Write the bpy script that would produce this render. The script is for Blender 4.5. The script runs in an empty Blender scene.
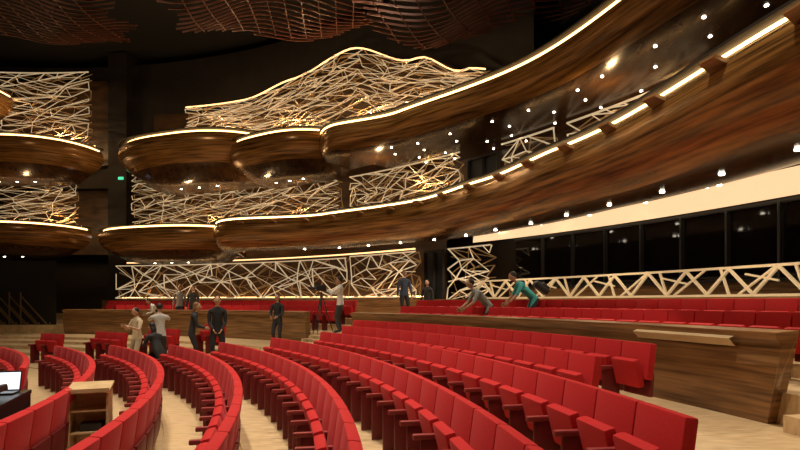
import bpy, bmesh, math, random
import numpy as np
from mathutils import Vector, Matrix
random.seed(4)
CX, CY = -18.6, 1.0
rad = math.radians
def P(th, R, z):
    return (CX + R*math.cos(rad(th)), CY + R*math.sin(rad(th)), z)
def interp(tab, x):
    if x <= tab[0][0]: return tab[0][1]
    for (a, va), (b, vb) in zip(tab, tab[1:]):
        if x <= b:
            t = (x-a)/(b-a); t = t*t*(3-2*t)
            return va+(vb-va)*t
    return tab[-1][1]
def frange(a, b, n): return [a+(b-a)*i/n for i in range(n+1)]

# ---------------- materials ----------------
def newmat(name):
    m = bpy.data.materials.new(name); m.use_nodes = True
    return m, m.node_tree.nodes, m.node_tree.links, m.node_tree.nodes['Principled BSDF']
def plain(name, col, rough=.5, metal=0, sheen=0, emit=None, es=0, bump=0, bscale=40):
    m, n, l, b = newmat(name)
    b.inputs['Base Color'].default_value = (*col, 1)
    b.inputs['Roughness'].default_value = rough
    b.inputs['Metallic'].default_value = metal
    if sheen:
        b.inputs['Sheen Weight'].default_value = sheen; b.inputs['Sheen Tint'].default_value = (1, .4, .4, 1)
        b.inputs['Specular IOR Level'].default_value = .2
    if emit:
        b.inputs['Emission Color'].default_value = (*emit, 1)
        b.inputs['Emission Strength'].default_value = es
    nz = n.new('ShaderNodeTexNoise'); nz.inputs['Scale'].default_value = bscale
    tc = n.new('ShaderNodeTexCoord'); l.new(tc.outputs['Object'], nz.inputs['Vector'])
    mix = n.new('ShaderNodeMixRGB'); mix.blend_type = 'MULTIPLY'; mix.inputs[0].default_value = .35
    mix.inputs[1].default_value = (*col, 1); l.new(nz.outputs['Fac'], mix.inputs[2]); l.new(mix.outputs[0], b.inputs['Base Color'])
    if bump:
        bp = n.new('ShaderNodeBump'); bp.inputs['Strength'].default_value = bump
        l.new(nz.outputs['Fac'], bp.inputs['Height']); l.new(bp.outputs[0], b.inputs['Normal'])
    return m
def wood(name, c1, c2, scale=(1, 1, 10), rough=.35, det=6, sc=1.5, bump=.1, metal=0, bw=None):
    m, n, l, b = newmat(name)
    tc = n.new('ShaderNodeTexCoord'); mp = n.new('ShaderNodeMapping'); mp.inputs['Scale'].default_value = scale
    nz = n.new('ShaderNodeTexNoise'); nz.inputs['Scale'].default_value = sc; nz.inputs['Detail'].default_value = det
    cr = n.new('ShaderNodeValToRGB')
    cr.color_ramp.elements[0].position = .3; cr.color_ramp.elements[0].color = (*c1, 1)
    cr.color_ramp.elements[1].position = .7; cr.color_ramp.elements[1].color = (*c2, 1)
    l.new(tc.outputs['Object'], mp.inputs[0]); l.new(mp.outputs[0], nz.inputs['Vector'])
    l.new(nz.outputs['Fac'], cr.inputs[0]); l.new(cr.outputs[0], b.inputs['Base Color'])
    b.inputs['Roughness'].default_value = rough; b.inputs['Metallic'].default_value = metal
    bp = n.new('ShaderNodeBump'); bp.inputs['Strength'].default_value = bump
    l.new(nz.outputs['Fac'], bp.inputs['Height']); l.new(bp.outputs[0], b.inputs['Normal'])
    return m
def emis(name, col, s):
    m, n, l, b = newmat(name)
    b.inputs['Base Color'].default_value = (*col, 1)
    b.inputs['Emission Color'].default_value = (*col, 1)
    b.inputs['Emission Strength'].default_value = s
    return m
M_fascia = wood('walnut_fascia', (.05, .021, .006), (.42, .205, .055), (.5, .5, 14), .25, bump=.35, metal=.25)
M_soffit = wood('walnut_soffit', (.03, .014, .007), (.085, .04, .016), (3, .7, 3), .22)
M_dark = wood('dark_wall_wood', (.006, .004, .003), (.015, .010, .007), (1, 1, 1), .6)
M_ceil = plain('black_ceiling_paint', (.004, .004, .004), .9)
M_floor = wood('oak_floor', (.50, .34, .18), (.74, .55, .32), (2, 9, 2), .35, sc=2, bump=.03)
M_parapet = wood('parapet_wood', (.09, .038, .014), (.36, .19, .075), (.6, .6, 14), .3)
M_cap = wood('parapet_cap_wood', (.5, .36, .2), (.65, .48, .28), (.6, .6, 3), .4)
M_red = plain('red_upholstery', (.56, .016, .020), .7, sheen=.12, bump=.08, bscale=60)
M_red2 = plain('red_shell', (.16, .006, .008), .5)
M_arm = plain('armrest_red', (.30, .03, .03), .5)
M_strip = emis('warm_led_strip', (1, .58, .22), 9)
M_strip2 = emis('warm_led_strip_soft', (1, .54, .18), 6)
M_edge = emis('gallery_edge_light', (1, .58, .24), 1.8)
M_hid = emis('amber_led_strip', (1, .52, .17), 9)
M_band = emis('cove_light_panel', (1, .70, .38), .8)
M_spot = emis('downlight_lens', (1, .87, .66), 16)
M_lat = plain('lattice_gilded_glow', (.9, .64, .32), .25, metal=.8, emit=(1, .74, .42), es=.34)  # backlit look put into the rods themselves as emission
M_latb = plain('lattice_bronze_glow', (.55, .33, .14), .3, metal=.7, emit=(1, .58, .22), es=.06)  # rear rods: faint backlight painted in as emission
M_lat2 = plain('lattice_pale_glow', (.9, .72, .46), .3, metal=.5, emit=(1, .78, .48), es=.34)  # pale rods glow by themselves, backlighting painted into the material
M_rail = plain('railing_pale_wood_glow', (.85, .68, .42), .4, emit=(1, .74, .42), es=.16)  # wood with a warm glow painted in, no lamp inside
M_back = wood('lattice_backing', (.03, .014, .005), (.09, .045, .016), (1, 1, 3), .4)
M_glass = plain('dark_glass', (.014, .012, .010), .06)
M_black = plain('black_plastic', (.012, .012, .013), .4)
M_metal = plain('dark_metal', (.08, .08, .085), .35, metal=.8)
M_canopy = wood('canopy_slat_wood', (.09, .026, .014), (.18, .058, .03), (1, 1, 1), .45)

# ---------------- mesh builder ----------------
class MB:
    def __init__(s): s.v = []; s.f = []; s.m = []
    def add(s, vs, fs, mi=0):
        o = len(s.v); s.v += [tuple(p) for p in vs]
        s.f += [tuple(i+o for i in f) for f in fs]
        s.m += ([mi]*len(fs) if isinstance(mi, int) else list(mi))
    def box(s, c, d, rot=None, mi=0, bev=0):
        vs, fs = rbox(d, bev)
        R = rot if rot is not None else Matrix.Identity(3)
        s.add([tuple(R @ Vector(p) + Vector(c)) for p in vs], fs, mi)
    def beam(s, a, b, w, h=None, up=(0, 0, 1), mi=0, w2=None):
        a = Vector(a); b = Vector(b); h = h or w; d = (b-a)
        if d.length < 1e-5: return
        d.normalize(); u = Vector(up)
        if abs(d.dot(u)) > .98: u = Vector((1, 0.1, 0))
        x = d.cross(u).normalized(); y = x.cross(d).normalized()
        k = (w2 or w)/w
        vs = [a+x*sx*w/2+y*sy*h/2 for sx, sy in ((-1, -1), (1, -1), (1, 1), (-1, 1))]
        vs += [b+x*sx*w/2*k+y*sy*h/2*k for sx, sy in ((-1, -1), (1, -1), (1, 1), (-1, 1))]
        s.add(vs, [(3, 2, 1, 0), (4, 5, 6, 7), (0, 1, 5, 4), (1, 2, 6, 5), (2, 3, 7, 6), (3, 0, 4, 7)], mi)
    def tube(s, pts, rs, n=8, mi=0):
        pts = [Vector(p) for p in pts]; rings = []
        for i, p in enumerate(pts):
            d = (pts[min(i+1, len(pts)-1)]-pts[max(i-1, 0)]).normalized()
            u = Vector((0, 0, 1)) if abs(d.z) < .9 else Vector((0, 1, 0))
            x = d.cross(u).normalized(); y = x.cross(d)
            rings.append([p+(x*math.cos(2*math.pi*k/n)+y*math.sin(2*math.pi*k/n))*rs[i] for k in range(n)])
        vs = [q for r in rings for q in r]; fs = []
        for i in range(len(pts)-1):
            for k in range(n):
                fs.append((i*n+k, i*n+(k+1) % n, (i+1)*n+(k+1) % n, (i+1)*n+k))
        fs.append(tuple(range(n-1, -1, -1))); fs.append(tuple((len(pts)-1)*n+k for k in range(n)))
        s.add(vs, fs, mi)
    def ellip(s, c, r, mi=0, rot=None, nu=12, nv=8):
        vs = []; fs = []
        for i in range(nv+1):
            ph = math.pi*i/nv
            for k in range(nu):
                t = 2*math.pi*k/nu
                p = Vector((r[0]*math.sin(ph)*math.cos(t), r[1]*math.sin(ph)*math.sin(t), r[2]*math.cos(ph)))
                if rot is not None: p = rot @ p
                vs.append(p+Vector(c))
        for i in range(nv):
            for k in range(nu):
                fs.append((i*nu+k, (i+1)*nu+k, (i+1)*nu+(k+1) % nu, i*nu+(k+1) % nu))
        s.add(vs, fs, mi)
    def grid(s, pts, mi=0, close=False):
        n = len(pts[0]); vs = [p for r in pts for p in r]; fs = []; ms = []
        for i in range(len(pts)-1):
            for j in range(n-1):
                fs.append((i*n+j, (i+1)*n+j, (i+1)*n+j+1, i*n+j+1))
                ms.append(mi if isinstance(mi, int) else mi[j])
        s.add(vs, fs, ms)
    def obj(s, name, mats, smooth=False, parent=None, auto=True):
        me = bpy.data.meshes.new(name); me.from_pydata(s.v, [], s.f)
        for m in mats: me.materials.append(m)
        me.polygons.foreach_set('material_index', s.m)
        if smooth: me.polygons.foreach_set('use_smooth', [True]*len(s.f))
        me.update()
        if smooth and auto:
            try: me.set_sharp_from_angle(angle=rad(50))
            except Exception: pass
        o = bpy.data.objects.new(name, me); bpy.context.scene.collection.objects.link(o)
        if parent: o.parent = parent
        return o
_rb = {}
def rbox(d, bev=0):
    key = (tuple(round(x, 4) for x in d), bev)
    if key in _rb: return _rb[key]
    bm = bmesh.new(); bmesh.ops.create_cube(bm, size=1)
    for v in bm.verts: v.co = Vector((v.co.x*d[0], v.co.y*d[1], v.co.z*d[2]))
    if bev: bmesh.ops.bevel(bm, geom=bm.edges[:], offset=bev, segments=2, profile=.6, affect='EDGES')
    bm.verts.index_update()
    r = ([tuple(v.co) for v in bm.verts], [tuple(v.index for v in f.verts) for f in bm.faces]); bm.free()
    _rb[key] = r; return r
def RZ(a): return Matrix.Rotation(a, 3, 'Z')
def RX(a): return Matrix.Rotation(a, 3, 'X')

# ---------------- room shell ----------------
rows = [('I', 14.6, 0.0), ('H', 15.55, 0.0), ('G', 16.5, 0.0), ('F', 17.45, .03), ('E', 18.42, .07), ('D', 19.45, .17),
        ('C', 20.5, .30), ('B', 21.45, .40), ('A', 22.45, .50)]
zf = {r[0]: r[2] for r in rows}; RR = {r[0]: r[1] for r in rows}
prof = [(0.0, 0.0)]
prev = 0
for nme, R, z in rows:
    e = R+.1-.95
    if z != prev: prof += [(e, prev), (e, z)]; prev = z
prof += [(23.72, .5), (23.72, .88), (25.05, .88), (25.05, 1.08), (25.95, 1.08), (25.95, 1.3), (30.0, 1.3)]
def floor_z(x, y):
    r = math.hypot(x-CX, y-CY); z = 0
    for (a, za), (b, zb) in zip(prof, prof[1:]):
        if a <= r < b: z = za
    return z
mb = MB()
ths = frange(-60, 150, 105)
mb.grid([[P(t, r, z) for r, z in prof] for t in ths])
mb.obj('floor', [M_floor])
mb = MB(); n = 48
mb.add([(x, y, 15.5) for x, y in ((-50, -32), (14, -32), (14, 34), (-50, 34))], [(0, 1, 2, 3)])
mb.obj('ceiling', [M_ceil])
mb = MB(); mb.grid([[P(t, 30.0, 0), P(t, 30.0, 15.5)] for t in frange(-60, 150, 105)]); mb.obj('wall_back', [M_dark])
def wallring(name, t0, t1, R, z0, z1, mat, n=40):
    z0f = z0 if callable(z0) else (lambda t: z0)
    z1f = z1 if callable(z1) else (lambda t: z1)
    mb = MB(); mb.grid([[P(t, R, z0f(t)), P(t, R, z1f(t))] for t in frange(t0, t1, n)]); return mb.obj(name, [mat])

# ---------------- lattice screens (two layers of rods with an LED line behind) ----------------
def lattice(name, t0, t1, R, z0, z1, cw, ch, w, mat, seed=0, drop=.25, jit=.42, glow=None, layers=2, ledz=.02):
    mb = MB()
    z0f = z0 if callable(z0) else (lambda t: z0)
    z1f = z1 if callable(z1) else (lambda t: z1)
    nrm = Vector((math.cos(rad((t0+t1)/2)), math.sin(rad((t0+t1)/2)), 0))
    for layer in range(layers):
        rnd = random.Random(seed+layer*50); RL_ = R+.22*layer; mi = 3 if layer else 0
        L = rad(t1-t0)*R; nx = max(2, int(L/cw)); ny = max(1, int(round((z1f((t0+t1)/2)-z0f((t0+t1)/2))/ch)))
        pts = []
        for i in range(nx+1):
            col = []
            for j in range(ny+1):
                t = t0+(t1-t0)*(i+rnd.uniform(-jit, jit)*(0 < i < nx)*1.4)/nx
                fj = (j+rnd.uniform(-jit, jit)*(0 < j < ny))/ny
                a = z0f(t); b = z1f(t)
                col.append(P(t, RL_+rnd.uniform(-.08, .08), a+(b-a)*fj))
            pts.append(col)
        def bar(p, q, k=1):
            mb.beam(p, q, w*rnd.uniform(.45, 1.4)*k, .035, up=nrm, mi=mi)
        for i in range(nx+1):
            for j in range(ny+1):
                p = pts[i][j]
                if i < nx and 0 < j < ny and rnd.random() > drop+.15: bar(p, pts[i+1][j])
                if j < ny and rnd.random() > drop+.4: bar(p, pts[i][j+1])
                if i < nx and j < ny:
                    if rnd.random() < .5: bar(p, pts[i+1][j+1])
                    else: bar(pts[i][j+1], pts[i+1][j])
                    if rnd.random() < .45 and i < nx-2:
                        k = min(rnd.choice((2, 3)), nx-i)
                        if rnd.random() < .5: bar(p, pts[i+k][j+1], .8)
                        else: bar(pts[i][j+1], pts[i+k][j], .8)
    for i in range(nx*2):
        ta = t0+(t1-t0)*i/(nx*2); tb = t0+(t1-t0)*(i+1)/(nx*2)
        mb.beam(P(ta, R, z0f(ta)), P(tb, R, z0f(tb)), .05, .05, mi=0)
        mb.beam(P(ta, R, z1f(ta)), P(tb, R, z1f(tb)), .05, .05, mi=1)
        mb.beam(P(ta, R+.5, z0f(ta)+ledz), P(tb, R+.5, z0f(tb)+ledz), .05, .05, mi=2)
    return mb.obj(name, [mat, glow or mat, M_hid, M_latb])
wallring('wall_lining_stalls', 44, 84, 28.4, 1.3, 4.6, M_back)
wallring('wall_lining_tier', 20, 97, 29.0, 4.6, 8.2, M_back)
ztop = lambda t: interp([(37, 9.6), (40, 10.0), (45, 11.2), (53, 12.7), (60, 12.2), (66, 11.75), (80, 11.9)], t)
zbot = lambda t: interp([(37, 8.3), (45, 8.9), (53, 9.3), (66, 9.9), (80, 10.2)], t)
wallring('wall_lining_gallery', 38, 79, 28.2, 8.2, lambda t: ztop(t)+.1, M_back)
wallring('wall_lining_upper', 36, 98, 28.5, 8.2, 14.9, M_dark)
wallring('wall_lining_side', 84.5, 98, 28.2, 9.4, 14.0, M_back)
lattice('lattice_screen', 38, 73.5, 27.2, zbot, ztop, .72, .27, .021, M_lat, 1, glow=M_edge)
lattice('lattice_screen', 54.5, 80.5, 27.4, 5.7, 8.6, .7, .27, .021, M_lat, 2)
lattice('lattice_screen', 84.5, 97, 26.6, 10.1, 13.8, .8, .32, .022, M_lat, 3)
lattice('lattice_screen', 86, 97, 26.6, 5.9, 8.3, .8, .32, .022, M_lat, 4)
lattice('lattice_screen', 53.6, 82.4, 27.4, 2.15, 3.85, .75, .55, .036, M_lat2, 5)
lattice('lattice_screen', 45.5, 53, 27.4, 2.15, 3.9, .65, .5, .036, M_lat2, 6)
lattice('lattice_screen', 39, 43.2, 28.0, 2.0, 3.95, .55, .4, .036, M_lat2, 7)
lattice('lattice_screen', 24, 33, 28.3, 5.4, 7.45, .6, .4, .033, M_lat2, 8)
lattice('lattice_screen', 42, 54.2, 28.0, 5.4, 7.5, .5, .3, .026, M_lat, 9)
lattice('lattice_screen', 34, 38.5, 28.3, 5.4, 7.45, .6, .4, .033, M_lat2, 10)

def profile_sweep(name, t0, t1, n, Rf, prof, ms, mats, caps=True, smooth=True):
    mb = MB(); ts = frange(t0, t1, n)
    mb.grid([[P(t, Rf(t)+dr, z) for dr, z in prof] for t in ts], ms)
    if caps:
        for t in (t0, t1):
            k = len(prof); vs = [P(t, Rf(t)+dr, z) for dr, z in prof]
            mb.add(vs, [tuple(range(k)) if t == t1 else tuple(range(k-1, -1, -1))], 0)
    return mb.obj(name, mats, smooth=smooth)
profile_sweep('wall_low', -10, 83.5, 60, lambda t: 27.0, [(0, 1.3), (0, 2.05), (.25, 2.05), (.25, 1.3)], 0, [M_parapet], smooth=False)
wallring('wall_side', 84.2, 110, 24.2, 0, 3.9, M_dark)
mb = MB()
for k in range(5):
    t = 84.6+k*1.3
    for z in (.3, .75): mb.beam(P(t, 24.0, z), P(t+3.4, 24.0, z+1.5), .05, .04, mi=0)
    mb.beam(P(t, 24.0, 0), P(t, 24.0, 1.0), .05, .05, mi=0); mb.beam(P(t+3.4, 24.0, 0), P(t+3.4, 24.0, 2.4), .05, .05, mi=0)
mb.obj('stair_handrail', [plain('bronze_rail', (.35, .22, .1), .35, metal=.6)])

# zig-zag timber railing on right
mb = MB(); t = -4.0; k = 0; step = 1.05
while t < 38.5:
    a = P(t, 27.1, 2.1 if k % 2 else 2.62); b = P(t+step, 27.1, 2.62 if k % 2 else 2.1)
    nr = Vector((math.cos(rad(t)), math.sin(rad(t)), 0))
    mb.beam(a, b, .05, .06, up=nr)
    if k % 3 == 0: mb.beam(P(t, 27.1, 2.08), P(t+.4, 27.1, 2.64), .04, .05, up=nr)
    if k % 3 == 1: mb.beam(P(t+.1, 27.1, 2.62), P(t+step*1.6, 27.1, 2.1), .035, .05, up=nr)
    if k % 4 == 2: mb.beam(P(t, 27.1, 2.35), P(t+step*1.3, 27.1, 2.5), .035, .05, up=nr)
    for z in (2.08, 2.64): mb.beam(P(t, 27.1, z), P(t+step, 27.1, z), .05, .05)
    t += step; k += 1
mb.obj('zigzag_railing', [M_rail])

# windows
mb = MB(); mb.grid([[P(t, 29.0, 1.3), P(t, 29.0, 2.45)] for t in frange(-12, 39, 40)]); mb.obj('wall_window_sill', [M_parapet])
for i in range(7):
    mb = MB(); a = -12+i*7.2; mb.grid([[P(t, 29.0, 2.45), P(t, 29.0, 4.15)] for t in frange(a, a+7.2, 8)])
    for q in (a, a+2.4, a+4.8): mb.beam(P(q, 28.95, 2.45), P(q, 28.95, 4.15), .07, .1, mi=1)
    for q in frange(a, a+6.48, 9):
        for z in (2.45, 4.15): mb.beam(P(q, 28.95, z), P(q+.72, 28.95, z), .08, .08, mi=1)
    mb.obj('window_%d' % (i+1), [M_glass, M_metal])
mb = MB(); mb.grid([[P(t, 28.75, 4.2), P(t, 28.85, 4.82)] for t in frange(-20, 42, 50)]); mb.obj('cove_light', [M_band])

def door(name, t0, t1, R, z0, z1):
    mb = MB()
    mb.grid([[P(t, R, z0), P(t, R, z1)] for t in frange(t0, t1, 4)], 0)
    for q in (t0, (t0+t1)/2, t1): mb.beam(P(q, R-.04, z0), P(q, R-.04, z1), .09, .09, mi=1)
    mb.beam(P(t0, R-.04, z1), P(t1, R-.04, z1), .1, .1, mi=1)
    for q in ((t0+t1)/2-.2, (t0+t1)/2+.2): mb.beam(P(q, R-.1, z0+.9), P(q, R-.1, z0+1.3), .03, mi=2)
    mb.obj(name, [M_black, M_dark, M_metal])
door('door_1', 43.4, 45.4, 27.9, 1.3, 3.9)
door('door_2', 38.8, 41.6, 28.3, 4.9, 7.2)

# ---------------- balconies ----------------
def tipf(tab, ts, te, Rw):
    def f(t):
        b = interp(tab, t)
        if t > ts:
            k = min(1, (t-ts)/(te-ts)); b += (Rw-b)*(1-math.sqrt(max(0, 1-k*k)))
        return b
    return f
R1 = tipf([(-30, 23.5), (12, 23.7), (25, 24.35), (33, 24.8), (40, 25.15), (50, 24.7), (60, 23.5)], 60, 66, 27.2)
R2 = tipf([(-30, 25.2), (20, 25.5), (31, 25.9), (43, 25.4), (50, 24.7)], 49, 54, 27.0)
p1 = [(4.6, 5.2), (.6, 4.9), (.6, 5.33), (-.20, 5.33), (-.20, 5.29), (-.03, 5.27), (-.03, 5.22), (-.08, 5.17), (-.2, 5.02), (-.26, 4.82), (-.22, 4.62), (-.05, 4.42), (.25, 4.26), (.7, 4.14), (1.3, 4.11), (2.2, 4.2), (3.2, 4.45), (4.6, 4.88)]
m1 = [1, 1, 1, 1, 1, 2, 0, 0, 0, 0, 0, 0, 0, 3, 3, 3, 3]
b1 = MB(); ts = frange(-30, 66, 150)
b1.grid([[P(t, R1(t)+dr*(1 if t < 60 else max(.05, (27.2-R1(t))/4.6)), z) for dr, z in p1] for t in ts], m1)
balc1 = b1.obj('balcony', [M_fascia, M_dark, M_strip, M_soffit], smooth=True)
p2 = [(4.4, 8.3), (.6, 8.0), (.6, 8.6), (-.18, 8.6), (-.18, 8.56), (0, 8.54), (0, 8.47), (-.08, 8.40), (-.16, 8.2), (-.14, 8.0), (.05, 7.8), (.4, 7.65), (1.0, 7.58), (2.5, 7.55), (4.4, 7.5)]
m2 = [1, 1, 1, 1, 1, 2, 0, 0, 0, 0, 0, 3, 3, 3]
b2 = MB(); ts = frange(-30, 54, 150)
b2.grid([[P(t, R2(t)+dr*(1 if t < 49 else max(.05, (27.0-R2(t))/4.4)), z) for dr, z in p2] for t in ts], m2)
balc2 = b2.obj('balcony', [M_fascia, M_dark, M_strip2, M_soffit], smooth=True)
fn = MB(); t = -10
while t < 59:
    R = R1(t)
    fn.beam(P(t, R-.40, 5.12), P(t, R-.1, 5.02), .24, .05, w2=.34)
    t += 3.1
fn.obj('rail_fins', [M_parapet], parent=balc1)
def disc(mb, c, r, mi=0):
    n = 10; vs = [(c[0]+r*math.cos(2*math.pi*k/n), c[1]+r*math.sin(2*math.pi*k/n), c[2]) for k in range(n)]
    vs += [(c[0]+r*math.cos(2*math.pi*k/n), c[1]+r*math.sin(2*math.pi*k/n), c[2]+.04) for k in range(n)]
    mb.add(vs, [tuple(range(n-1, -1, -1))]+[(k, (k+1) % n, n+(k+1) % n, n+k) for k in range(n)], mi)
def pz(prof, dr):
    q = prof[-6:]
    for (a, za), (b, zb) in zip(q, q[1:]):
        if a <= dr <= b: return za+(zb-za)*(dr-a)/(b-a)
    return q[-1][1]
dl = MB()
for dr, st in ((1.3, 3.3), (2.6, 4.1), (3.6, 5.2)):
    t = -6+dr
    while t < 57:
        disc(dl, P(t, R1(t)+dr, pz(p1, dr)-.02), .045); t += st
dl.obj('downlights', [M_spot], parent=balc1)
dl = MB(); rnd = random.Random(5)
for dr, st in ((.9, 3.2), (1.6, 3.4), (2.4, 2.9), (3.2, 3.3), (4.0, 3.6)):
    t = -6+dr
    while t < 47:
        disc(dl, P(t+rnd.uniform(-.8, .8), R2(t)+dr, pz(p2, dr)-.02), .035); t += st
dl.obj('downlights', [M_spot], parent=balc2)

# ---------------- opera boxes ----------------
def pod(name, tc, hw, D, z0, z1, Rw=27.1):
    mb = MB(); H = z1-z0
    lv = [(.93, z1-.25), (.93, z1), (1.03, z1), (1.03, z1-.04), (.97, z1-.06), (.97, z1-.12), (1.0, z1-.16), (1.03, z1-.3), (1.03, z1-.3-.15*H), (.98, z1-.3-.35*H), (.86, z1-.3-.52*H), (.68, z0+.1), (.45, z0), (.0, z0+.02)]
    N = 48; pts = []
    for i in range(N+1):
        a = math.pi*i/N; c = math.cos(a); s = math.sin(a)
        cx = math.copysign(abs(c)**.8, c); sy = abs(s)**.8
        pts.append([P(tc+hw*cx*k, Rw-D*sy*k, z) for k, z in lv])
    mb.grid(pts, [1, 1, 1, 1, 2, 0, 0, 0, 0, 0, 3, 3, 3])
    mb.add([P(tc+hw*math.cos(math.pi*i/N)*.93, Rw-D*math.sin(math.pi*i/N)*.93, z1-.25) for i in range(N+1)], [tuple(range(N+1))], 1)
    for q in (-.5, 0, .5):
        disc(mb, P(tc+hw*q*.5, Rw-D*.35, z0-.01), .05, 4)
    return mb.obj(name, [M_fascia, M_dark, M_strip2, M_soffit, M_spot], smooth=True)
pod('opera_box', 73.2, 8.6, 3.1, 3.85, 5.45)
pod('opera_box', 69.3, 9.4, 3.6, 7.35, 9.3)
pod('opera_box', 58, 7.0, 2.9, 7.2, 8.8)
pod('opera_box', 90.8, 8.0, 3.1, 7.9, 9.75, 26.5)
pod('opera_box', 92.2, 8.0, 3.1, 4.2, 5.75, 26.5)
pod('opera_box', 99, 6.0, 3.1, 10.9, 12.6, 26.5)
def ledge(name, t0, t1, R, z):
    mb = MB()
    for a in frange(t0, t1-1, int(t1-t0)-1): mb.beam(P(a, R, z), P(a+1.02, R, z), .07, .05)
    mb.obj(name, [M_edge])
ledge('ledge_light', 84.5, 97, 26.5, 8.45)
ledge('ledge_light', 45.5, 81, 27.35, 4.0)
mb = MB(); mb.grid([[P(t, 27.95, 0), P(t, 27.95, 15.4)] for t in (82.0, 83, 84.2)])
mb.grid([[P(82.0, r, 0), P(82.0, r, 15.4)] for r in (27.95, 29.9)]); mb.grid([[P(84.2, r, 0), P(84.2, r, 15.4)] for r in (27.95, 29.9)])
mb.obj('wall_pier', [M_dark])
mb = MB(); q = 82.9
mb.box(P(q, 27.1, 5.25), (.35, .06, .4), RZ(rad(-12)), 0, .01); mb.box(P(q, 27.06, 5.25), (.28, .02, .32), RZ(rad(-12)), 1)
mb.beam(P(q, 27.1, 5.25), P(q+.2, 27.95, 5.25), .05, mi=0)
mb.obj('wall_monitor', [M_black, emis('monitor_glow', (.7, .85, 1), 3)])
mb = MB(); q = 82.6
mb.box(P(q, 27.9, 8.6), (.3, .05, .15), RZ(rad(-8)), 0, .01)
mb.obj('exit_sign', [emis('exit_sign_green', (.1, .9, .5), .6)])

# ---------------- ceiling canopies ----------------
def canopy(name, c, hx, hy, z, n, ang, seed, amp=.35):
    rnd = random.Random(seed); mb = MB(); ph = rnd.uniform(0, 6)
    R = RZ(ang)
    def S(x, y):
        v = R @ Vector((x, y, 0))
        return (c[0]+v.x, c[1]+v.y, z+amp*math.sin(x*.55+ph)+.4*(y/hy)**2+.25*math.sin(x*1.1+y*.7+ph))
    for i in range(n):
        t = -1+2*(i+.5)/n; y = hy*t
        hl = hx*(1-abs(t)**3)**.5*(1+.08*math.sin(i))
        xs = frange(-hl, hl, 18)
        for a, b in zip(xs, xs[1:]): mb.beam(S(a, y+.12*math.sin(a*.8)), S(b, y+.12*math.sin(b*.8)), .03, .06)
    for q in frange(-.8, .8, 9):
        ys = frange(-hy*.93*(1-abs(q)**3)**.5, hy*.93*(1-abs(q)**3)**.5, 10)
        for a, b in zip(ys, ys[1:]): mb.beam(S(q*hx, a), S(q*hx, b), .03, .04)
    for q in (-.5, .5): mb.beam(S(q*hx, 0), (S(q*hx, 0)[0], S(q*hx, 0)[1], 15.5), .03)
    mb.obj(name, [M_canopy])
canopy('ceiling_canopy', (-4.2, 17.0), 3.4, 4.5, 12.0, 28, .1, 1)
canopy('ceiling_canopy', (2.2, 14.8), 4.4, 4.8, 11.4, 28, -.35, 2)
canopy('ceiling_canopy', (-16.0, 20.5), 5.0, 4, 13.3, 24, .1, 3)

# ---------------- seats ----------------
def seat_template(down=False):
    mb = MB()
    mb.box((0, .03, .70), (.54, .10, .46), RX(rad(-8)), 0, .022)
    mb.box((0, .05, .40), (.50, .05, .30), RX(rad(-4)), 1, .01)
    mb.box((0, -.12, .55), (.45, .10, .36), RX(rad(14)), 0, .03)
    mb.box((-.268, -.20, .58), (.06, .34, .05), None, 2, .015)
    mb.box((-.268, -.17, .29), (.04, .26, .56), None, 1, .01)
    return mb
ST = seat_template()
SV = np.array(ST.v)
def seat_row(R, z, t0, t1, name='theater_seat_row'):
    pitch = math.degrees(.55/R); n = int((t1-t0)/pitch)
    mb = MB()
    for i in range(n):
        th = t0+(i+.5)*pitch; a = rad(th)-math.pi/2
        c, s = math.cos(a), math.sin(a); o = P(th, R, z)
        X = SV[:, 0]*c-SV[:, 1]*s+o[0]; Y = SV[:, 0]*s+SV[:, 1]*c+o[1]; Z = SV[:, 2]+o[2]
        mb.add(list(zip(X.tolist(), Y.tolist(), Z.tolist())), ST.f, ST.m)
    th = t0+n*pitch
    a = rad(th)-math.pi/2
    mb.box(P(th, R-.20, z+.58), (.06, .34, .05), RZ(a), 2, .015)
    mb.box(P(th, R-.17, z+.29), (.04, .26, .56), RZ(a), 1, .01)
    return mb.obj(name, [M_red, M_red2, M_arm], smooth=True)
ends = {'I': (30, 51), 'H': (3, 49.5), 'G': (3, 45.8), 'F': (3, 42.6), 'E': (3.2, 40), 'D': (3.2, 38), 'C': (6.5, 37), 'B': (13.8, 38.5), 'A': (14.6, 40)}
for k, (a, b) in ends.items(): seat_row(RR[k], zf[k], a, b)
seat_row(24.85, .88, 6, 42.5); seat_row(25.75, 1.08, 4, 42.5)
seat_row(24.85, .88, 49, 79); seat_row(25.75, 1.08, 49, 82)
for k, a, b in (('I', 74, 84), ('H', 72, 84), ('F', 62, 66), ('E', 56.5, 62), ('D', 53, 58), ('C', 50.5, 54)): seat_row(RR[k], zf[k], a, b)

# ---------------- parapets ----------------
def parapet(name, t0, t1, prow=False):
    mb = MB(); pr = [(-.02, .5), (-.10, .9), (-.13, 1.2), (-.08, 1.45), (-.16, 1.54), (-.16, 1.60), (.10, 1.62), (.10, .5)]
    ts = frange(t0, t1, 60); g = []
    for i, t in enumerate(ts):
        col = []
        for dr, z in pr:
            th = t
            if prow and i == 0: th = t-.6*math.sin((z-.5)/1.12*math.pi*.6)
            w = dr
            if prow and t < t0+6 and dr > .09: w = dr+.08*(1-(t-t0)/6)
            col.append(P(th, 23.6+w, z))
        g.append(col)
    mb.grid(g, [0, 0, 0, 0, 1, 1, 0])
    for col, rev in ((g[0], 1), (g[-1], 0)):
        k = len(col); mb.add(col, [tuple(range(k-1, -1, -1)) if rev else tuple(range(k))], 0)
    if prow: mb.grid([[P(t, 23.46, 1.40), P(t, 23.36, 1.50), P(t, 23.44, 1.53)] for t in frange(t0+.8, t0+5, 10)], 2)
    return mb.obj(name, [M_parapet, M_parapet, M_cap])
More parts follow.
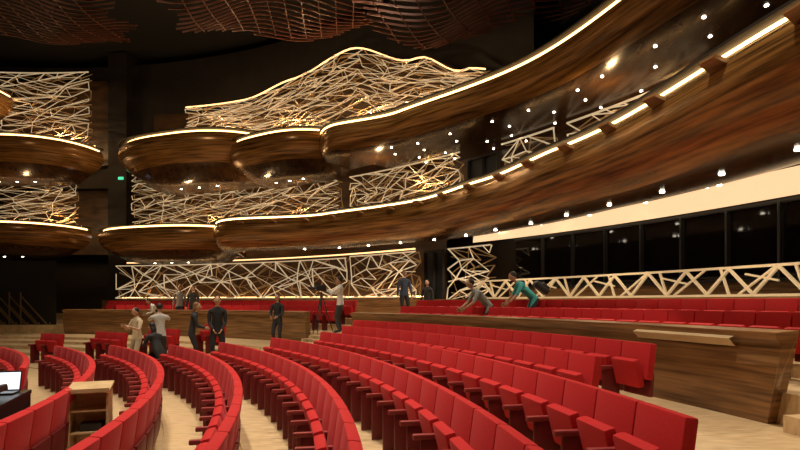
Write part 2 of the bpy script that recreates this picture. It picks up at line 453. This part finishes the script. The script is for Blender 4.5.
parapet('wooden_parapet', 13.1, 43.5, True)
parapet('wooden_parapet', 49.5, 82)
def steps(t0, t1, r0, n):
    mb = MB()
    for i in range(n):
        r = r0+i*(23.72-r0)/n; zt = .5+.38/(n+1)*(i+1)
        mb.grid([[P(t, r, .5), P(t, r, zt), P(t, 23.72, zt)] for t in frange(t0, t1, 4)])
        for t in (t0, t1):
            mb.add([P(t, r, .5), P(t, r, zt), P(t, 23.72, zt), P(t, 23.72, .5)], [(0, 1, 2, 3)])
    mb.obj('aisle_steps', [M_floor])
steps(8.2, 12.2, 23.4, 1)
steps(44.2, 48.8, 22.75, 3)

# ---------------- people ----------------
def ik(a, b, l1, l2, pole):
    a = Vector(a); b = Vector(b); d = b-a; L = d.length
    if L > (l1+l2)*.995: b = a+d*((l1+l2)*.995/L); d = b-a; L = d.length
    dr = d.normalized(); x = (l1*l1-l2*l2+L*L)/(2*L); h = math.sqrt(max(0, l1*l1-x*x))
    p = Vector(pole); p = (p-dr*p.dot(dr)).normalized()
    return a+dr*x+p*h, b
_mats = {}
def cmat(name, col, rough=.8):
    key = (name,)+tuple(col)
    if key not in _mats: _mats[key] = plain(name, col, rough, bump=.1, bscale=25)
    return _mats[key]
def human(name, loc, yaw, h=1.75, lean=0, wl=None, wr=None, crouch=0, feet=((-.11, 0), (.11, .0)), shirt=(.02, .02, .02), pants=(.02, .02, .03),
          skin=(.55, .31, .2), hair=(.015, .01, .008), sleeve=True, headturn=0, headpitch=0, longhair=False, z=None, twist=0):
    H = .93-crouch; RL = RX(-rad(lean))@RZ(rad(twist)) 
    pel = Vector((0, -.10*math.sin(rad(lean)), H))
    def up(x, y, zz): return pel+RL @ Vector((x, y, zz-.93))
    J = {}; J['pel'] = pel; J['spine'] = up(0, .01, 1.12); J['chest'] = up(0, .01, 1.29); J['uch'] = up(0, 0, 1.41); J['neck'] = up(0, .0, 1.50)
    J['nk2'] = J['neck']+(RX(-rad(lean*.55))@Vector((0, .015, .07)))
    for s, sg, w in (('l', -1, wl), ('r', 1, wr)):
        sh = up(sg*.185, 0, 1.415)
        if w is None: w = (sg*.27, .07, .84+(J['uch'].z-1.41)*1.0)
        el, wv = ik(sh, w, .29, .26, (sg*.6, -.8, -.5))
        J['sh'+s] = sh; J['el'+s] = el; J['wr'+s] = wv
        hp = pel+Vector((sg*.095, 0, -.04)); f = feet[0 if sg < 0 else 1]
        kn, an = ik(hp, (f[0], f[1], .085), .42, .42, (sg*.15, 1, 0))
        J['hp'+s] = hp; J['kn'+s] = kn; J['an'+s] = an; J['to'+s] = Vector((f[0]+sg*.02, f[1]+.17, .045))
    order = ['pel', 'spine', 'chest', 'uch', 'neck', 'nk2']
    for s in 'lr': order += ['sh'+s, 'el'+s, 'wr'+s, 'hp'+s, 'kn'+s, 'an'+s, 'to'+s]
    rr = {'pel': (.155, .11), 'spine': (.14, .10), 'chest': (.165, .115), 'uch': (.13, .095), 'neck': (.06, .06), 'nk2': (.052, .055), 'sh': .068, 'el': .046, 'wr': .031, 'hp': .098, 'kn': .062, 'an': .045, 'to': .04}
    edges = [('pel', 'spine'), ('spine', 'chest'), ('chest', 'uch'), ('uch', 'neck'), ('neck', 'nk2')]
    lab = {('pel', 'spine'): 0, ('spine', 'chest'): 0, ('chest', 'uch'): 0, ('uch', 'neck'): 0, ('neck', 'nk2'): 2}
    for s in 'lr':
        for a, b, m in (('uch', 'sh'+s, 0), ('sh'+s, 'el'+s, 0), ('el'+s, 'wr'+s, 0 if sleeve else 2), ('pel', 'hp'+s, 1), ('hp'+s, 'kn'+s, 1), ('kn'+s, 'an'+s, 1), ('an'+s, 'to'+s, 3)):
            edges.append((a, b)); lab[(a, b)] = m
    idx = {k: i for i, k in enumerate(order)}
    me = bpy.data.meshes.new('t'); me.from_pydata([J[k] for k in order], [(idx[a], idx[b]) for a, b in edges], [])
    ob = bpy.data.objects.new('t', me); bpy.context.scene.collection.objects.link(ob)
    md = ob.modifiers.new('s', 'SKIN'); md.use_smooth_shade = True
    sk = me.skin_vertices[0].data
    for k in order:
        r = rr.get(k) or rr[k[:2]]
        sk[idx[k]].radius = r if isinstance(r, tuple) else (r, r)
        sk[idx[k]].use_root = (k == 'pel')
    sb = ob.modifiers.new('b', 'SUBSURF'); sb.levels = 3; sb.render_levels = 3
    dg = bpy.context.evaluated_depsgraph_get(); dg.update()
    ev = bpy.data.meshes.new_from_object(ob.evaluated_get(dg))
    mb = MB(); vs = [v.co.copy() for v in ev.vertices]; fs = [tuple(p.vertices) for p in ev.polygons]; ms = []
    RLi = RL.transposed()
    for p in ev.polygons:
        c = p.center; best = 1e9; bl = 0; be = None
        for (a, b) in edges:
            A = J[a]; B = J[b]; d = B-A; t = max(0, min(1, (c-A).dot(d)/d.length_squared))
            q = (c-A-d*t).length-(.07 if lab[(a, b)] == 0 and a in ('pel', 'spine', 'chest') else 0)
            if q < best: best = q; bl = lab[(a, b)]; be = (a, b)
        if be[0] == 'pel' or be[0][:2] == 'hp':
            lz = (RLi @ (c-pel)).z
            bl = 0 if lz > -.04 else 1
        ms.append(bl)
    mb.add(vs, fs, ms)
    bpy.data.objects.remove(ob); bpy.data.meshes.remove(me); bpy.data.meshes.remove(ev)
    HR = RX(-rad(lean*.55+headpitch)) @ RZ(rad(headturn))
    hc = J['nk2']+HR @ Vector((0, .02, .105))
    nu, nv = 24, 18; hv = []; hf = []; hm = []
    for i in range(nv+1):
        ph = math.pi*i/nv
        for k in range(nu):
            t = 2*math.pi*k/nu
            x = math.sin(ph)*math.cos(t); y = math.sin(ph)*math.sin(t); zz = math.cos(ph)
            px, py, pzz = x*.077, y*.097, zz*.12
            if zz < 0: px *= 1+.28*zz; py *= (1+.12*zz) if y > 0 else (1+.3*zz)
            hv.append(hc+HR @ Vector((px, py, pzz)))
    for i in range(nv):
        for k in range(nu):
            hf.append((i*nu+k, (i+1)*nu+k, (i+1)*nu+(k+1) % nu, i*nu+(k+1) % nu)); hm.append(2)
    mb.add(hv, hf, hm)
    def hp_(x, y, zz): return hc+HR @ Vector((x, y, zz))
    mb.ellip(hp_(0, -.026, .036), (.083, .094, .098), 4, HR, 20, 14)
    mb.tube([hp_(0, .094, .02), hp_(0, .106, -.008), hp_(0, .112, -.022), hp_(0, .094, -.03)], [.006, .010, .014, .009], 8, 2)
    for s in (-1, 1):
        mb.ellip(hp_(s*.076, .0, -.01), (.012, .02, .032), 2, HR, 8, 6)
        mb.ellip(hp_(s*.03, .084, .010), (.013, .008, .007), 5, HR, 8, 6)
        mb.ellip(hp_(s*.03, .090, .010), (.006, .004, .006), 4, HR, 8, 6)
        mb.ellip(hp_(s*.03, .088, .028), (.018, .006, .004), 4, HR, 8, 6)
    mb.ellip(hp_(0, .086, -.058), (.024, .008, .007), 6, HR, 8, 6)
    if longhair: mb.ellip(hp_(0, -.06, -.07), (.085, .055, .15), 4, HR)
    for s, sg in (('l', -1), ('r', 1)):
        w = J['wr'+s]; d = (w-J['el'+s]).normalized()
        side = d.cross(Vector((0, 1, 0)) if abs(d.y) < .8 else Vector((0, 0, 1))).normalized()
        wid = side.cross(d).normalized()
        nrm = side
        rings = [(0, .026, .019), (.04, .038, .017), (.085, .042, .014)]
        vs = []; n = 10
        for u, a, b in rings:
            for k in range(n):
                t = 2*math.pi*k/n; vs.append(w+d*u+wid*a*math.cos(t)+nrm*b*math.sin(t))
        fs = [(i*n+k, i*n+(k+1) % n, (i+1)*n+(k+1) % n, (i+1)*n+k) for i in range(2) for k in range(n)]+[tuple(range(2*n, 3*n))]
        mb.add(vs, fs, 2)
        for q, L in ((-.03, .062), (-.01, .078), (.011, .074), (.031, .06)):
            b0 = w+d*.078+wid*q; cu = nrm*(-sg)
            mb.tube([b0, b0+d*L*.45+cu*.004, b0+d*L*.78+cu*.018, b0+d*L*.95+cu*.036], [.0095, .009, .008, .006], 6, 2)
        b0 = w+d*.03+wid*.03
        mb.tube([b0, b0+d*.03+wid*.02, b0+d*.06+wid*.026-nrm*sg*.012], [.012, .010, .007], 6, 2)
    sc = h/1.75; Rw = RZ(rad(yaw)); zz = floor_z(*loc) if z is None else z
    mb.v = [tuple(Rw @ (Vector(p)*sc)+Vector((loc[0], loc[1], zz))) for p in mb.v]
    o = mb.obj(name, [cmat('shirt_cloth', shirt), cmat('trouser_cloth', pants), cmat('skin', skin, .5), cmat('shoe_leather', (.015, .012, .01), .4), cmat('hair', hair, .6), cmat('eye_white', (.8, .8, .78), .2), cmat('lips', (.35, .1, .09), .4)], smooth=True, auto=False)
    def W(p): return Rw @ (Vector(p)*sc)+Vector((loc[0], loc[1], zz))
    return o, W, J
def hand_camera(par, W, c):
    mb = MB(); mb.box((0, 0, 0), (.14, .07, .1), None, 0, .012); mb.box((0, 0, .06), (.06, .06, .04), None, 0, .01)
    mb.tube([(0, .03, 0), (0, .09, 0), (0, .10, 0), (0, .15, 0)], [.035, .035, .042, .042], 14, 0)
    mb.v = [tuple(W((p[0]+c[0], p[1]+c[1], p[2]+c[2]))) for p in mb.v]
    return mb.obj('handheld_camera', [M_black], smooth=True)
human('photographer', (-7.35, 14.9), 150, 1.68, shirt=(.72, .6, .42), pants=(.5, .42, .3), wl=(-.12, .3, 1.25), wr=(.14, .3, 1.25), sleeve=False, headpitch=10)
p, W, J = human('photographer', (-6.8, 15.1), 30, 1.80, lean=8, shirt=(.55, .53, .5), pants=(.03, .03, .04), wl=(-.06, .36, 1.5), wr=(.08, .34, 1.5), sleeve=False)
hand_camera(p, W, (0, .42, 1.58))
human('photographer', (-6.3, 13.9), 60, 1.7, lean=25, crouch=.35, wl=(-.1, .5, .8), wr=(.15, .5, .85), feet=((-.13, .12), (.14, -.12)), shirt=(.015, .015, .018), longhair=True)
human('woman_visitor', (-5.85, 15.0), -70, 1.74, lean=10, shirt=(.02, .02, .025), hair=(.25, .12, .04), longhair=True, wr=(.1, .35, 1.05), wl=(-.1, .35, 1.05))
human('man_in_suit', (-5.0, 14.6), 200, 1.9, shirt=(.012, .012, .014), pants=(.012, .012, .014), wr=(.1, .2, .95), wl=(-.1, .2, .95))
human('woman_visitor', (-3.9, 17.0), 170, 1.65, shirt=(.015, .015, .015), hair=(.05, .025, .015), longhair=True, wr=(.12, .3, 1.05), wl=(-.12, .3, 1.05))
human('cameraman', (-2.05, 18.3), 80, 1.9, shirt=(.9, .89, .87), pants=(.05, .05, .06), wr=(.1, .42, 1.35), wl=(-.1, .42, 1.35), sleeve=True)
human('visitor', (.15, 19.2), 200, 1.75, shirt=(.04, .06, .11), pants=(.02, .02, .03))
human('visitor', (1.0, 19.4), 150, 1.6, shirt=(.015, .015, .018), crouch=.2)
human('technician', (2.35, 14.5), 100, 1.86, lean=48, shirt=(.3, .34, .33), pants=(.02, .02, .03), wl=(-.2, .62, .85), wr=(.2, .62, .85), sleeve=False, headpitch=-15)
human('technician', (3.45, 14.0), 90, 1.86, lean=50, shirt=(.05, .38, .38), pants=(.02, .02, .03), wl=(-.2, .6, .8), wr=(.2, .6, .8), sleeve=False, headpitch=-5)
human('visitor', (-10.4, 22.95), 120, 1.72, lean=40, shirt=(.6, .58, .55), wl=(-.2, .5, .95), wr=(.2, .5, .95))
human('visitor', (-9.6, 23.25), 190, 1.75, shirt=(.25, .22, .2)); human('visitor', (-8.9, 22.95), 180, 1.7)

mb = MB(); Rb = RZ(rad(90)) @ RX(-rad(50))
o = Vector((3.70, 14.0, .88+1.44))
mb.box(o, (.30, .18, .44), Rb, 0, .05); mb.box(o+Rb@Vector((0, -.11, -.06)), (.24, .07, .24), Rb, 0, .03)
mb.obj('backpack', [M_black], smooth=True)
mb = MB(); c = Vector((-2.66, 18.05, .88))
for a in (20, 140, 260):
    d = Vector((math.cos(rad(a)), math.sin(rad(a)), 0))
    mb.tube([c+d*.42, c+d*.2+Vector((0, 0, .68)), c+d*.03+Vector((0, 0, 1.3))], [.014, .018, .02], 8, 1)
    mb.beam(c+d*.2+Vector((0, 0, .68)), c+Vector((0, 0, .62)), .015, mi=1)
mb.tube([c+Vector((0, 0, .6)), c+Vector((0, 0, 1.42))], [.02, .02], 8, 1)
mb.box(c+Vector((0, 0, 1.54)), (.34, .13, .2), None, 0, .02); mb.box(c+Vector((-.1, 0, 1.68)), (.2, .06, .05), None, 0, .01)
mb.tube([c+Vector((-.15, 0, 1.54)), c+Vector((-.3, 0, 1.54)), c+Vector((-.38, 0, 1.54))], [.045, .05, .065], 12, 0)
mb.tube([c+Vector((.1, 0, 1.42)), c+Vector((.3, 0, 1.36))], [.012, .012], 6, 1)
mb.obj('tripod_video_camera', [M_black, M_metal], smooth=True)

# ---------------- mixing desk, laptop, lectern ----------------
mb = MB(); Rd = RZ(rad(-70)); c = Vector((-4.95, 6.2, 0))
mb.box(c+Vector((0, 0, .76)), (1.7, .7, .05), Rd, 0, .01)
for x in (-.8, .8):
    for y in (-.3, .3): mb.box(c+Rd@Vector((x, y, .37)), (.05, .05, .74), Rd, 1, .005)
mb.box(c+Rd@Vector((0, .33, .45)), (1.66, .02, .6), Rd, 0)
mb.box(c+Rd@Vector((.2, 0, .87)), (1.0, .5, .08), Rd@RX(rad(10)), 0, .02)
for i in range(14): mb.box(c+Rd@Vector((-.25+i*.07, -.05, .925)), (.02, .05, .02), Rd, 2)
mb.obj('mixing_desk', [M_black, M_metal, plain('fader_caps', (.5, .5, .5))])
mb = MB(); Rl = RZ(rad(15)); c2 = Vector((-5.06, 6.75, .80))
mb.box(c2, (.36, .24, .02), Rl, 0, .006); mb.box(c2+Rl@Vector((0, .15, .13)), (.36, .015, .26), Rl@RX(rad(-15)), 0, .006); mb.box(c2+Rl@Vector((0, .14, .13)), (.33, .006, .22), Rl@RX(rad(-15)), 1)
mb.obj('laptop', [M_metal, emis('laptop_screen', (.8, .9, 1), .9)])
M_lec = wood('lectern_oak', (.42, .28, .14), (.62, .45, .25), (3, 3, 12), .4)
mb = MB(); c = Vector((-3.74, 6.45, 0)); Rc = RZ(rad(20))
for x in (-.2, .2): mb.box(c+Rc@Vector((x, 0, .44)), (.025, .32, .88), Rc, 0, .004)
mb.box(c+Rc@Vector((0, .15, .46)), (.38, .02, .84), Rc, 0, .004)
for z in (.06, .40, .66): mb.box(c+Rc@Vector((0, 0, z)), (.38, .30, .025), Rc, 0, .004)
mb.box(c+Rc@Vector((0, 0, .92)), (.46, .38, .03), Rc@RX(rad(10)), 0, .006)
mb.box(c+Rc@Vector((0, -.19, .905)), (.46, .02, .05), Rc, 0, .004)
mb.box(c+Rc@Vector((.02, -.02, .46)), (.24, .2, .09), Rc, 1, .01)
mb.obj('wooden_lectern', [M_lec, M_black])

# ---------------- lights ----------------
def spot(name, loc, tgt, W, size=70, col=(1, .86, .68), r=.25, blend=.6):
    l = bpy.data.lights.new(name, 'SPOT'); l.energy = W; l.color = col; l.spot_size = rad(size); l.spot_blend = blend; l.shadow_soft_size = r
    o = bpy.data.objects.new(name, l); bpy.context.scene.collection.objects.link(o); o.location = loc
    o.rotation_euler = (Vector(tgt)-Vector(loc)).to_track_quat('-Z', 'Y').to_euler(); return o
for x, y, W in ((-3, 3, 2900), (1, 6, 2900), (-5, 9, 2600), (-1, 11, 2200), (-8, 15, 2400), (-12, 10, 1300), (-13, 17, 1400), (-1.5, 15.5, 1500)):  # the last spot is added to brighten the cameraman
    spot('ceiling_spotlight', (x, y, 14.8), (x, y+(1.5 if y == 15.5 else 0), 0), W, 66)
spot('balcony_wash_light', (-14, 2, 13.5), (4, 10, 4.5), 1900, 60, (1, .75, .45), .5)
spot('balcony_wash_light', (-14, 4, 13.5), (-2, 22, 5.5), 1300, 60, (1, .75, .45), .5)
spot('balcony_wash_light', (-15, 6, 13.5), (-14, 26, 6), 800, 60, (1, .75, .45), .5)
# added fill spot to brighten the camera crew and left group
spot('cameraman_fill_spot', (-11, 6, 13.0), (-2.5, 18.2, 1.8), 1600, 22, (1, .88, .72), .2)
for t in (6, 13, 20, 27, 34, 41, 48, 55): 
    q = P(t, R1(t)+1.6, 4.05); spot('soffit_downlight', q, (q[0], q[1], 0), 150, 140, (1, .82, .58), .06, .8)
for t in (62, 70, 78):
    q = P(t, 23.3, 3.7); spot('soffit_downlight', q, (q[0], q[1], 0), 150, 140, (1, .8, .55), .06, .8)
def point(name, loc, W, col=(1, .62, .28), r=.1):
    l = bpy.data.lights.new(name, 'POINT'); l.energy = W; l.color = col; l.shadow_soft_size = r
    o = bpy.data.objects.new(name, l); bpy.context.scene.collection.objects.link(o); o.location = loc
for t, R, z, W in ((62, 26, 6.2, 70), (72, 26, 6.2, 70), (48, 26.5, 7, 50), (28, 27, 6.9, 50), (47, 25.3, 10.2, 110), (55, 25.3, 11, 110), (63, 25.3, 11, 110), (72, 25.3, 11, 110), (90, 25, 6.5, 70), (90, 25, 11, 100)):
    point('lattice_light', P(t, R, z), W)
w = bpy.data.worlds.new('w'); bpy.context.scene.world = w; w.use_nodes = True
w.node_tree.nodes['Background'].inputs[0].default_value = (1, .8, .6, 1); w.node_tree.nodes['Background'].inputs[1].default_value = .03

# ---------------- camera ----------------
cd = bpy.data.cameras.new('camera'); cam = bpy.data.objects.new('camera', cd); bpy.context.scene.collection.objects.link(cam)
cam.location = (0, 0, 1.95); cam.rotation_euler = (rad(90), 0, 0); cd.lens = 24; cd.sensor_width = 36; cd.shift_y = 77/800
cd.clip_start = .05
bpy.context.scene.camera = cam
bpy.context.scene.view_settings.view_transform = 'Standard'
bpy.context.scene.view_settings.exposure = .28
